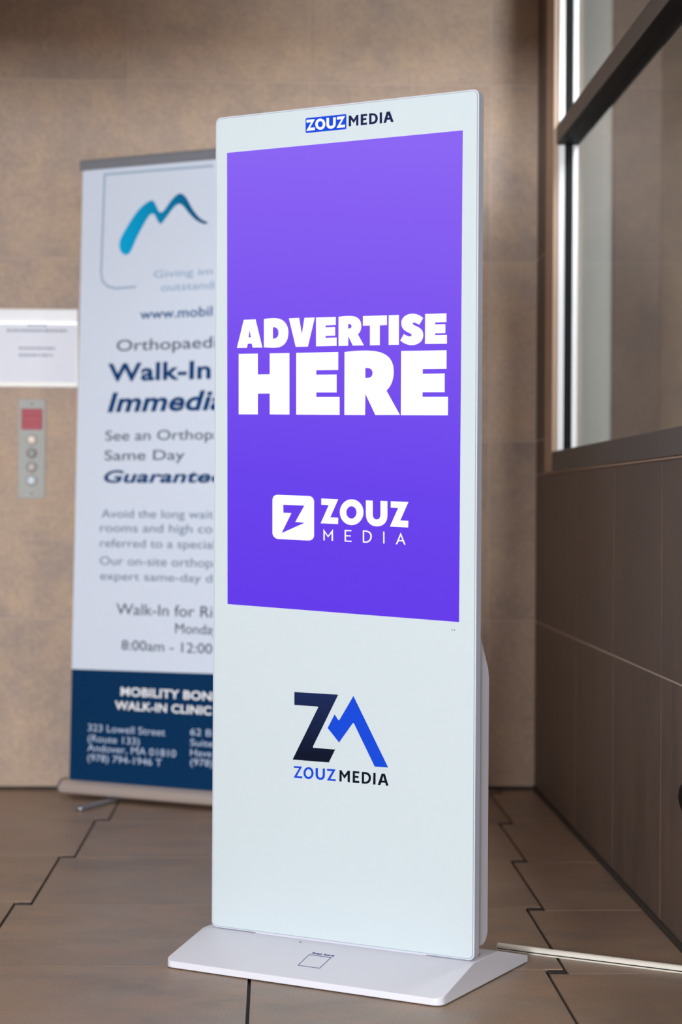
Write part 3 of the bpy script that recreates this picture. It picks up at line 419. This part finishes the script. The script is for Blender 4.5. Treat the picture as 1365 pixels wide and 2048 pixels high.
wl = Tiles()
wl.slab(XL-0.15, XL-0.002, YN, YW, 0, H_CEIL, 1)
for k in range(24):
    a, b = YW-T*k, max(YW-T*(k+1), YN)
    if a-b < 0.03: continue
    for q in range(len(zs)-1):
        wl.add([(XL-0.002, b+g2, zs[q]+g2), (XL-0.002, a-g2, zs[q]+g2), (XL-0.002, a-g2, zs[q+1]-g2), (XL-0.002, b+g2, zs[q+1]-g2)], (1, 0, 0), 0.0025, 0, random.random())
wl.build('wall_left', [STONE, GROUT])

bm = bmesh.new(); box(bm, XL-0.15, 3.2, YN, 9.2, H_CEIL, H_CEIL+0.1)
tag(finish(bm, 'ceiling', None, PLASTER), kind='structure')
bm = bmesh.new(); box(bm, XL, XR-0.01, 4.40, 4.78, 2.26, H_CEIL)  # unseen beam, placed to shade the top of the back wall
tag(finish(bm, 'shade_beam', None, PLASTER), kind='structure')

# dark sealant line along the foot of the walls
bm = bmesh.new(); box(bm, XR-0.006, XR+0.001, YN, YW-0.002, 0.0002, 0.016)
tag(finish(bm, 'baseboard_right', None, GROUT_DARK), kind='structure')
bm = bmesh.new(); box(bm, XL, XR-0.008, YW-0.006, YW+0.001, 0.0002, 0.012)
tag(finish(bm, 'baseboard_back', None, GROUT_DARK), kind='structure')

# ------------------------------------------------------------ interior window
win = empty('window_1', (XR, WY1, SILL0)); tag(win, kind='structure')
def wpart(name, boxes, m_, bevel=0.0015, smooth=False):
    b_ = bmesh.new()
    for q in boxes: box(b_, q[0]-XR, q[1]-XR, q[2]-WY1, q[3]-WY1, q[4]-SILL0, q[5]-SILL0)
    return finish(b_, name, win, m_, bevel=bevel)
wpart('casing', [(XR-0.012, XR+0.068, WY1+0.004, CAS, SILL0, H_CEIL)], TAN)
wpart('bottom_rail', [(XR-0.012, XR+0.068, WY0-0.12, WY1+0.003, SILL0, SILL1)], BRONZE)
TZ0, TZ1 = 2.095, 2.152
wpart('transom', [(XR-0.004, XR+0.068, WY0, WY1-0.001, TZ0, TZ1)], BRONZE)
wpart('transom_under_shade', [(XR+0.0, XR+0.064, WY0, WY1-0.002, TZ0-0.003, TZ0-0.0002)], BLACK, 0)  # black sheet in place of the shade under the transom
wpart('near_post', [(XR-0.012, XR+0.068, WY0-0.12, WY0, SILL1, H_CEIL)], BRONZE)
wpart('jamb_strip', [(XR+0.003, XR+0.0225, WY1-0.008, WY1+0.003, SILL1, TZ0-0.004), (XR+0.003, XR+0.0225, WY1-0.008, WY1+0.003, TZ1, H_CEIL)], WHITE_STRIP)
wpart('jamb_strip', [(XR+0.048, XR+0.064, WY1-0.008, WY1+0.003, SILL1, TZ0-0.004), (XR+0.048, XR+0.064, WY1-0.008, WY1+0.003, TZ1, H_CEIL)], WHITE_STRIP)
wpart('glazing_channel', [(XR+0.0228, XR+0.0477, WY1-0.004, WY1+0.003, SILL1, TZ0-0.004), (XR+0.0228, XR+0.0477, WY1-0.004, WY1+0.003, TZ1, H_CEIL)], BLACK, 0)
GLASS = bpy.data.materials.new('window_glass'); GLASS.use_nodes = True
nt = GLASS.node_tree; nt.nodes.remove(nt.nodes['Principled BSDF'])
tr = nt.nodes.new('ShaderNodeBsdfTransparent'); tr.inputs[0].default_value = (0.97, 0.985, 0.98, 1)
gl = nt.nodes.new('ShaderNodeBsdfGlossy'); gl.inputs['Roughness'].default_value = 0.0
fz = nt.nodes.new('ShaderNodeFresnel'); fz.inputs['IOR'].default_value = 1.45
mx = nt.nodes.new('ShaderNodeMixShader')
geo = nt.nodes.new('ShaderNodeNewGeometry'); fm = nt.nodes.new('ShaderNodeMath'); fm.operation = 'SUBTRACT'; fm.use_clamp = True
nt.links.new(fz.outputs[0], fm.inputs[0]); nt.links.new(geo.outputs['Backfacing'], fm.inputs[1])
nt.links.new(fm.outputs[0], mx.inputs[0]); nt.links.new(tr.outputs[0], mx.inputs[1]); nt.links.new(gl.outputs[0], mx.inputs[2])
nt.links.new(mx.outputs[0], nt.nodes['Material Output'].inputs['Surface'])
wpart('glass_pane', [(XR+0.035, XR+0.041, WY0, WY1-0.005, SILL1, TZ0-0.004)], GLASS, 0)
wpart('glass_pane', [(XR+0.035, XR+0.041, WY0, WY1-0.005, TZ1, H_CEIL-0.001)], GLASS, 0)
bm = bmesh.new(); box(bm, XR-0.006, XR+0.001, WY0-0.12, CAS, SILL0-0.005, SILL0-0.0005)
tag(finish(bm, 'trim_1', None, TAN), kind='structure')

# ------------------------------------------------------------ the room seen through the window
XB0 = XR+0.14
bm = bmesh.new(); box(bm, XR-0.06, 1.333, 7.5, 7.62, 0, H_CEIL)
tag(finish(bm, 'wall_side_room_far', None, GREY_PANEL, bevel=0.004), kind='structure')
bm = bmesh.new(); box(bm, 1.333, 1.5245, 7.46, 7.62, 0, H_CEIL)
tag(finish(bm, 'wall_side_room_pier', None, STONE_SHADED, bevel=0.004), kind='structure')
bm = bmesh.new(); box(bm, 1.5245, 1.62, 3.2, 7.62, 2.61, H_CEIL)
tag(finish(bm, 'wall_side_room_header', None, STONE_SHADED), kind='structure')
bm = bmesh.new(); box(bm, 2.25, 2.4, 3.2, 9.2, 0, H_CEIL)
box(bm, 1.5245, 2.25, 9.0, 9.2, 0, H_CEIL)
tag(finish(bm, 'wall_side_room_right', None, STONE), kind='structure')
bm = bmesh.new(); box(bm, XB0, 2.4, 3.1, 3.2, 0, H_CEIL)
tag(finish(bm, 'wall_side_room_near', None, PLASTER), kind='structure')
bm = bmesh.new(); box(bm, XR-0.06, XR+0.066, YW+0.15, 7.5, 0, H_CEIL)
tag(finish(bm, 'wall_side_room_left', None, GREY_PANEL), kind='structure')

# ------------------------------------------------------------ digital kiosk
KA = 0.5374021
KW, KH, KZ = 0.614543, 1.72, 0.0576
KX, KY = -0.127981, 4.053762
ux, uy = math.cos(KA), -math.sin(KA)
kiosk = empty('digital_kiosk', (KX+ux*KW/2, KY+uy*KW/2, 0), -KA)
tag(kiosk, 'tall white digital kiosk with purple ADVERTISE HERE screen, standing on a sloped white foot', 'kiosk')
hw = KW/2
WHITE_GLASS = mat('white_backed_glass', (205, 217, 221), 0.12, spec=0.35)
ALU = mat('white_aluminium', (205, 210, 222), 0.38)
HOUSE = mat('white_powder_coat', (222, 220, 228), 0.5)
BASEW = mat('white_foot_paint', (232, 233, 242), 0.3)
SEAM = mat('seam_shadow_grey', (150, 158, 165), 0.6)  # shadow in the gap round the glass, put into a grey colour

bm = bmesh.new(); prism(bm, rrect(-hw, hw, KZ, KZ+KH, 0.013), 0.0006, 0.0235)
fr = finish(bm, 'frame', kiosk, ALU, bevel=0.0008)
bm = bmesh.new(); prism(bm, rrect(-hw+0.0028, hw-0.0028, KZ+0.0028, KZ+KH-0.0028, 0.011), 0.0001, 0.002)
finish(bm, 'seam', kiosk, SEAM)
bm = bmesh.new(); prism(bm, rrect(-hw+0.0038, hw-0.0038, KZ+0.0038, KZ+KH-0.0038, 0.0105), -0.0006, 0.0015)
glass = finish(bm, 'front_glass', kiosk, WHITE_GLASS, bevel=0.0003)
for sx_ in (0.2556, 0.2611):
    bm = bmesh.new(); prism(bm, disc(sx_, 0.7092, 0.0011, 12), -0.0009, 0.0)
    finish(bm, 'sensor_hole', glass, BLACK)

# rear housing: tapers in at its top, rounded at its foot
hp = [(0.022, 0.7315), (0.079, 0.628), (0.083, 0.61)]
for k in range(9):
    a = math.radians(90*k/8); hp.append((0.083-0.028*(1-math.cos(a)), 0.105-0.028*math.sin(a)))
hp.append((0.022, 0.077))
bm = bmesh.new(); prism(bm, hp, -hw+0.008, hw-0.008, 'x')
finish(bm, 'rear_housing', kiosk, HOUSE, bevel=0.002)
bm = bmesh.new(); box(bm, -0.2, 0.2, 0.004, 0.07, 0.045, 0.085)
finish(bm, 'neck', kiosk, HOUSE)

# foot: one folded steel plate, sloping up to the panel and down behind it
fp = [(-0.153, 0.002), (-0.153, 0.016), (-0.004, 0.0555), (0.112, 0.0555), (0.265, 0.016), (0.265, 0.002)]
bm = bmesh.new(); prism(bm, fp, -hw-0.018, hw+0.002, 'x')
ed = [e for e in bm.edges if all(abs(v.co.y+0.153) < 1e-4 for v in e.verts) and abs(e.verts[0].co.x-e.verts[1].co.x) < 1e-5]
bmesh.ops.bevel(bm, geom=ed, offset=0.02, segments=6, profile=0.5, affect='EDGES')
finish(bm, 'foot_plate', kiosk, BASEW, bevel=0.002)
foot = [o for o in kiosk.children if o.name.startswith('foot_plate')][0]
bm = bmesh.new(); box(bm, -hw+0.012, hw-0.012, -0.14, 0.255, 0, 0.003)
finish(bm, 'rubber_pad', kiosk, BLACK)

# screen and what it shows
scr = shapes('screen', GL['SCREEN'], kiosk, None, -0.0006, 0.0006, 0.001)
scr.data.materials.clear()
pm = bpy.data.materials.new('purple_screen'); pm.use_nodes = True
nt = pm.node_tree; b = nt.nodes['Principled BSDF']
tc = nt.nodes.new('ShaderNodeTexCoord'); sp = nt.nodes.new('ShaderNodeSeparateXYZ'); mr = nt.nodes.new('ShaderNodeMapRange')
ad = nt.nodes.new('ShaderNodeMath'); ad.operation = 'MULTIPLY_ADD'; ad.inputs[1].default_value = 0.12
cr = nt.nodes.new('ShaderNodeValToRGB')
nt.links.new(tc.outputs['Object'], sp.inputs[0])
nt.links.new(sp.outputs['X'], ad.inputs[0]); nt.links.new(sp.outputs['Z'], ad.inputs[2])
nt.links.new(ad.outputs[0], mr.inputs[0])
mr.inputs[1].default_value = 0.735; mr.inputs[2].default_value = 1.70
nt.links.new(mr.outputs[0], cr.inputs[0]); nt.links.new(cr.outputs[0], b.inputs['Emission Color'])
cr.color_ramp.elements[0].color = lin((102, 61, 234)); cr.color_ramp.elements[1].color = lin((140, 102, 244))
e = cr.color_ramp.elements.new(0.25); e.color = lin((106, 68, 236))
e = cr.color_ramp.elements.new(0.6); e.color = lin((124, 84, 240))
b.inputs['Emission Strength'].default_value = 1
b.inputs['Base Color'].default_value = (0, 0, 0, 1); b.inputs['Specular IOR Level'].default_value = 0.0; b.inputs['Roughness'].default_value = 0.3
scr.data.materials.append(pm)
GLOW = mat('white_pixels', (0, 0, 0), 0.4, spec=0, emit=(255, 255, 255))
ps = -0.0012
tag(shapes('headline', GL['ADV'], scr, GLOW, ps, 0.0003, 0.001), 'white word ADVERTISE in heavy capitals')
tag(shapes('headline', GL['HERE'], scr, GLOW, ps, 0.0003, 0.001), 'larger white word HERE in heavy capitals')
tag(shapes('badge', GL['BADGE'], scr, GLOW, ps, 0.0003, 0.001), 'white rounded square with a lightning bolt shape')
tag(shapes('wordmark', GL['ZOUZ_W'], scr, GLOW, ps, 0.0003, 0.001), 'bold white word beside the badge')
tag(shapes('wordmark', GL['MEDIA_W'], scr, GLOW, ps, 0.0003, 0.001), 'thin spaced white word under the bold one')

NAVY = mat('navy_print', (20, 32, 72), 0.5, spec=0.1)
NAVY2 = mat('near_black_print', (8, 16, 28), 0.5, spec=0.1)
BLUE = mat('blue_print', (20, 70, 206), 0.5, spec=0.1)
WPRINT = mat('white_print', (245, 248, 252), 0.4)
gs = -0.0006
# the large Z fades from navy to near black downwards: it is printed that way
ZM = mat('navy_fade_print', (26, 38, 78), 0.5, spec=0.1)
nt = ZM.node_tree; tc = nt.nodes.new('ShaderNodeTexCoord'); sp = nt.nodes.new('ShaderNodeSeparateXYZ'); mr = nt.nodes.new('ShaderNodeMapRange'); cr = nt.nodes.new('ShaderNodeValToRGB')
nt.links.new(tc.outputs['Object'], sp.inputs[0]); nt.links.new(sp.outputs['Z'], mr.inputs[0]); nt.links.new(mr.outputs[0], cr.inputs[0])
mr.inputs[1].default_value = 0.44; mr.inputs[2].default_value = 0.58
cr.color_ramp.elements[0].color = lin((8, 18, 38)); cr.color_ramp.elements[1].color = lin((26, 40, 84))
nt.links.new(cr.outputs[0], nt.nodes['Principled BSDF'].inputs['Base Color'])
tag(shapes('emblem', GL['BIGZ'], glass, ZM, gs, 0.0003, 0.001), 'large navy letter Z')
tag(shapes('emblem', GL['PEAK'], glass, BLUE, gs, 0.0003, 0.001), 'blue mountain peak beside the large Z')
tag(shapes('wordmark', GL['ZOUZ_B'], glass, BLUE, gs, 0.0003, 0.001), 'small blue word under the emblem')
tag(shapes('wordmark', GL['MEDIA_B'], glass, NAVY2, gs, 0.0003, 0.001), 'small black word under the emblem')
tag(shapes('wordmark_plate', GL['PLATE'], glass, BLUE, gs, 0.0003, 0.001), 'blue plate above the screen')
tag(shapes('wordmark', GL['ZOUZ_T'], glass, WPRINT, gs-0.0003, 0.0003, 0.001), 'white word on the blue plate')
tag(shapes('wordmark', GL['MEDIA_T'], glass, NAVY, gs, 0.0003, 0.001), 'navy word beside the blue plate')

# decal on the sloping foot: a purple square outline and two words (the code itself is left out)
slope = math.atan2(0.0395, 0.149)
DEC = mat('purple_print', (44, 38, 128), 0.5, spec=0.1)
def on_slope(me):
    """x stays, flat-lettering z becomes distance up the slope"""
    for v in me.vertices:
        x, y, z = v.co
        out = -y
        v.co = (x, -0.153+z*math.cos(slope)-out*math.sin(slope), 0.016+z*math.sin(slope)+out*math.cos(slope))
def sn(n_): return (n_+0.153)/math.cos(slope)
q0, q1 = sn(-0.103), sn(-0.056)
fo = shapes('decal_frame', [[(-0.0355, q0), (0.0155, q0), (0.0165, q1), (-0.0355, q1)], [(-0.0343, q0+0.0012), (0.0143, q0+0.0012), (0.0152, q1-0.0012), (-0.0343, q1-0.0012)]], foot, DEC, 0.0, 0.0004)
on_slope(fo.data)
fo = lettering('decal_words', 'Scan here', 'Scan here', 2, 0.6, -0.033, sn(-0.0515), 0.0062, 0.052, foot, DEC, -0.0003)
on_slope(fo.data)
bm = bmesh.new(); prism(bm, disc(-0.0813, sn(-0.013), 0.0018, 12), -0.0004, 0.0)
fo = finish(bm, 'screw_hole', foot, BLACK); on_slope(fo.data)

# ------------------------------------------------------------ white floor raceway behind the kiosk
A = Vector((0.489, 4.088, 0)); B = Vector((XR-0.012, 3.863, 0))
d = B-A; ln = d.length
cov = empty('cable_raceway', A, math.atan2(d.y, d.x))
tag(cov, 'thin off-white cable raceway on the floor between kiosk foot and right wall', 'cable cover')
CREAM = mat('cream_plastic', (226, 219, 206), 0.4)
bm = bmesh.new()
prof = [(-0.0085, 0.004)]+[(-0.0085*math.cos(math.pi*k/12), 0.006+0.008*math.sin(math.pi*k/12)) for k in range(13)]+[(0.0085, 0.004)]
prism(bm, prof, 0, ln, 'x'); finish(bm, 'lid', cov, CREAM)
bm = bmesh.new(); box(bm, 0.0, ln, -0.0125, 0.0125, 0, 0.0028); finish(bm, 'base_strip', cov, CREAM, bevel=0.0006)
bm = bmesh.new(); box(bm, 0.001, ln-0.001, -0.0092, 0.0092, 0.0028, 0.0045); finish(bm, 'seam', cov, BLACK)

# ------------------------------------------------------------ roll-up banner
BSc = 1.035
BY, BT = 0.49179462, 0.03047705
BO = Vector((-0.63920769*BSc, 6.01352269*BSc, EYE+(0.09-EYE)*BSc))
BW = 0.85
ban = empty('rollup_banner', (BO.x, BO.y, 0), -BY)
tag(ban, 'white roll-up banner with blue wavy mountain logo and navy bottom band behind the kiosk', 'banner')
def tilt(o):
    """banner coordinates: x across, z up the fabric; leans back by BT"""
    o.location = (0, 0, BO.z); o.rotation_euler = (-BT, 0, 0); return o
def lns(v): return v*BSc
FAB = mat('banner_fabric', (226, 235, 250), 0.6, spec=0.25)
bm = bmesh.new()
HT = 2.0
band = 0.3468*BSc
box(bm, 0, BW, 0, 0.0008, -0.01, HT)
fab = tilt(finish(bm, 'fabric', ban, FAB))
bm = bmesh.new()
prism(bm, [(0.0004, -0.008), (BW-0.0004, -0.008), (BW-0.0004, band+0.012), (0.0004, band)], -0.0004, 0.0)
tag(finish(bm, 'bottom_band', fab, mat('navy_band_print', (0, 51, 92), 0.7, spec=0.12)), 'printed navy band')
ALU2 = mat('satin_aluminium', (165, 165, 172), 0.35, 0.7)
bm = bmesh.new()
prism(bm, rrect(-0.012, 0.016, HT-0.008, HT+0.026, 0.008), -0.006, BW+0.006, 'x')
tilt(finish(bm, 'top_rail', ban, mat('rail_aluminium', (150, 152, 160), 0.45, 0.35), bevel=0.001))
bm = bmesh.new(); zb = BO.z
bp_ = [(-0.012, 0.014), (-0.03, 0.022), (-0.034, 0.036), (-0.024, 0.050), (-0.006, 0.060), (0.020, 0.060), (0.052, 0.046), (0.062, 0.026), (0.054, 0.014)]
prism(bm, bp_, -0.022, BW+0.022, 'x')
finish(bm, 'base_cassette', ban, mat('brushed_base_metal', (205, 190, 182), 0.35, 0.35), bevel=0.002)
for x_ in (-0.026, BW+0.022):
    bm = bmesh.new(); prism(bm, [(a*1.06, b_*1.04) for a, b_ in bp_], x_, x_+0.004, 'x')
    finish(bm, 'end_cap', ban, mat('grey_plastic', (90, 88, 90), 0.5))
for x_ in (0.16, 0.66):
    bm = bmesh.new()
    prism(bm, rrect(x_, x_+0.035, -0.215, 0.03, 0.016), 0.004, 0.012, 'z')
    finish(bm, 'swing_foot', ban, ALU2, bevel=0.001)
    ft = [o for o in ban.children if o.name.startswith('swing_foot')][-1]
    bm = bmesh.new(); prism(bm, disc(x_+0.0175, -0.198, 0.012, 16), 0.0, 0.005, 'z'); finish(bm, 'rubber_pad', ft, BLACK)
bm = bmesh.new(); tube(bm, [(BW/2, 0.012, 0.0), (BW/2, 0.018, HT/2), (BW/2, 0.010, HT-0.01)], 0.006)
tilt(finish(bm, 'pole', ban, ALU2, smooth=True))

def ink(name, rgb): return mat(name, rgb, 0.6, spec=0.15)
INK = {'lt': ink('pale_blue_ink', (150, 180, 208)), 'mid': ink('mid_blue_ink', (30, 90, 146)), 'dk': ink('slate_ink', (44, 58, 84)),
       'navy': ink('deep_blue_ink', (0, 66, 122)), 'gr': ink('grey_blue_ink', (112, 132, 156)), 'wh': ink('white_ink', (248, 250, 254)), 'pw': ink('pale_ink', (196, 212, 236))}
for vis, full, c_, bo, it, tx, tz, cap, wd in TX:
    yy = -0.0006
    cap *= {'pw': 0.84, 'wh': 0.92, 'gr': 0.92}.get(c_, 1.0)
    lettering('text_line', vis, full, bo, it, tx*BSc, tz*BSc, cap*BSc, wd*BSc, fab, INK[c_], yy)
# logo with a teal to navy print
LM = mat('teal_logo_print', (0, 150, 200), 0.6, spec=0.15)
nt = LM.node_tree; tc = nt.nodes.new('ShaderNodeTexCoord'); sp = nt.nodes.new('ShaderNodeSeparateXYZ'); mr = nt.nodes.new('ShaderNodeMapRange'); cr = nt.nodes.new('ShaderNodeValToRGB')
nt.links.new(tc.outputs['Object'], sp.inputs[0]); nt.links.new(sp.outputs['X'], mr.inputs[0]); nt.links.new(mr.outputs[0], cr.inputs[0])
mr.inputs[1].default_value = 0.17; mr.inputs[2].default_value = 0.44
cr.color_ramp.elements[0].color = lin((0, 176, 230)); cr.color_ramp.elements[1].color = lin((0, 88, 140))
nt.links.new(cr.outputs[0], nt.nodes['Principled BSDF'].inputs['Base Color'])
def smooth_poly(p, n=4):
    o = []
    for i in range(len(p)):
        a, b_, c_, d_ = p[i-1], p[i], p[(i+1) % len(p)], p[(i+2) % len(p)]
        for k in range(n):
            t = k/n
            o.append(tuple(0.5*((2*b_[j])+(-a[j]+c_[j])*t+(2*a[j]-5*b_[j]+4*c_[j]-d_[j])*t*t+(-a[j]+3*b_[j]-3*c_[j]+d_[j])*t**3) for j in (0, 1)))
    return o
tag(shapes('logo', [smooth_poly([(a*BSc, b_*BSc) for a, b_ in MLOGO])], fab, LM, 0.0, 0.0004), 'teal to navy wavy mountain line')
# thin outline box around the logo
pts = [Vector((a*BSc, b_*BSc)) for a, b_ in MBOX]
W2 = 0.0032
left = []; right = []
for i, p in enumerate(pts):
    d0 = (p-pts[i-1]).normalized() if i else (pts[1]-p).normalized()
    d1 = (pts[i+1]-p).normalized() if i < len(pts)-1 else d0
    t_ = (d0+d1).normalized(); n_ = Vector((-t_.y, t_.x))/max(0.5, t_.dot(d0))
    left.append(tuple(p+n_*W2)); right.append(tuple(p-n_*W2))
shapes('logo_box', [left+right[::-1]], fab, mat('outline_ink', (158, 182, 204), 0.5), 0.0, 0.0003)

# ------------------------------------------------------------ lift call panel on the back wall
WF = YW-0.0008
pan = empty('call_panel', (-0.810, WF, 1.141)); tag(pan, 'narrow steel call panel with red sign and four round buttons on back wall', 'call panel')
STEEL = mat('brushed_steel', (164, 164, 158), 0.5, 0.0)
bm = bmesh.new(); prism(bm, rrect(-0.0455, 0.0455, -0.166, 0.166, 0.003), -0.005, 0)
finish(bm, 'face_plate', pan, STEEL, bevel=0.0012)
bm = bmesh.new(); prism(bm, rrect(-0.035, 0.035, 0.064, 0.134, 0.002), -0.0065, -0.005)
rs = finish(bm, 'red_sign', pan, mat('red_sign_paint', (165, 18, 42), 0.5))
PINK = mat('pale_red_print', (196, 92, 110), 0.5)
b_ = bmesh.new()
for k, (z_, w_) in enumerate(((0.121, 0.026), (0.1005, 0.028), (0.090, 0.022), (0.0755, 0.026))):
    x_ = -w_
    while x_ < w_:
        l_ = random.uniform(0.003, 0.008); box(b_, x_, min(x_+l_, w_), -0.0068, -0.0065, z_-0.0012, z_+0.0012); x_ += l_+0.002
finish(b_, 'sign_print', rs, PINK)
fit = ((0.030, 'push_button', mat('cream_button', (240, 228, 215), 0.3), 'cream push button'), (-0.015, 'key_switch', mat('dark_switch', (58, 48, 50), 0.35), 'dark key switch'),
       (-0.061, 'key_switch', mat('bronze_switch', (80, 78, 72), 0.3, 0.0), 'dark key switch with a brass centre'), (-0.106, 'push_button', mat('pale_blue_button', (214, 226, 232), 0.3), 'pale blue-white push button'))
RING = mat('steel_ring', (135, 118, 112), 0.4, 0.0)
for k, (z_, nm, mm, lb) in enumerate(fit):
    bm = bmesh.new()
    if nm == 'push_button': lathe(bm, [(0.0155, 0), (0.0155, 0.006), (0.013, 0.010), (0.008, 0.0125), (0.002, 0.0132)], 0, z_, -0.0065)
    else: lathe(bm, [(0.0135, 0), (0.0135, 0.004), (0.011, 0.006), (0.0105, 0.006)], 0, z_, -0.0065)
    f_ = tag(finish(bm, nm, pan, mm, bevel=0.0004), lb)
    bm = bmesh.new(); lathe(bm, [(0.019, 0), (0.019, 0.0012), (0.0165, 0.0016)], 0, z_, -0.005); finish(bm, 'ring', f_, RING)
    if k == 2:
        bm = bmesh.new(); lathe(bm, [(0.006, 0), (0.006, 0.001), (0.005, 0.0015)], 0, z_, -0.0125); finish(bm, 'keyhole', f_, mat('brass', (190, 150, 120), 0.4, 0.0))
for z_ in (0.150, -0.150):
    bm = bmesh.new(); lathe(bm, [(0.003, 0), (0.003, 0.0006), (0.002, 0.001)], 0, z_, -0.005, 12); finish(bm, 'screw', pan, GROUT_DARK)

# ------------------------------------------------------------ paper notice in a clear holder above it
no = empty('notice_holder', (-0.795, WF, 1.36)); tag(no, 'white paper notice with bright top edge on the wall left of the banner', 'notice')
bm = bmesh.new(); box(bm, -0.137, 0.137, -0.004, 0, -0.012, 0.2); finish(bm, 'back_board', no, mat('clear_edge_plastic', (205, 198, 185), 0.3), bevel=0.001)
bm = bmesh.new(); box(bm, -0.132, 0.130, -0.0055, -0.0042, 0.004, 0.200)
pp = finish(bm, 'paper', no, mat('white_paper', (236, 238, 248), 0.6))
bm = bmesh.new()
prism(bm, [(-0.0056, 0.198), (-0.006, 0.205), (-0.001, 0.248), (0.0, 0.248), (0.0, 0.198)], -0.137, 0.135, 'x')  # white strip added for a lamp's reflection on the clear holder
tag(finish(bm, 'top_glare_strip', no, mat('glare_white', (252, 252, 254), 0.2), bevel=0.001), 'white strip painted in for the glare along the top edge')
GINK = mat('grey_ink', (150, 154, 168), 0.6)
bm = bmesh.new()
for z_, a_, b2, h_ in ((0.205-0.012, -0.03, 0.035, 0.003), (0.176, -0.10, 0.10, 0.004), (0.117, -0.06, 0.06, 0.004), (0.094, -0.06, 0.055, 0.0035)):
    x_ = a_
    while x_ < b2:
        l_ = random.uniform(0.004, 0.016); box(bm, x_, min(x_+l_, b2), -0.0057, -0.0055, z_-h_, z_+h_); x_ += l_+0.003
finish(bm, 'faint_print', pp, GINK)

# ------------------------------------------------------------ black rounded fitting at the right edge
bl = empty('wall_bumper', (XR, 3.885, 0.354), 0)
tag(bl, 'black rounded fitting low on the brown tiled right wall, cut by the photo edge', 'wall fitting')
bm = bmesh.new()
n = 28; rings = []
for r_, h_ in ((1.0, 0), (1.0, 0.012), (0.93, 0.026), (0.75, 0.036), (0.45, 0.042), (0.1, 0.043)):
    rings.append([bm.verts.new((-h_, 0.085*r_*math.cos(2*math.pi*k/n), 0.041*r_*math.sin(2*math.pi*k/n))) for k in range(n)])
for a, b_ in zip(rings, rings[1:]):
    for k in range(n): bm.faces.new((a[k], a[(k+1) % n], b_[(k+1) % n], b_[k]))
bm.faces.new(rings[0]); bm.faces.new(list(reversed(rings[-1])))
finish(bm, 'bumper_dome', bl, mat('matt_black_plastic', (6, 6, 7), 0.6, spec=0.1), smooth=True)
bm = bmesh.new(); box(bm, -0.003, 0, -0.05, 0.05, -0.03, 0.03); finish(bm, 'mounting_plate', bl, BLACK)
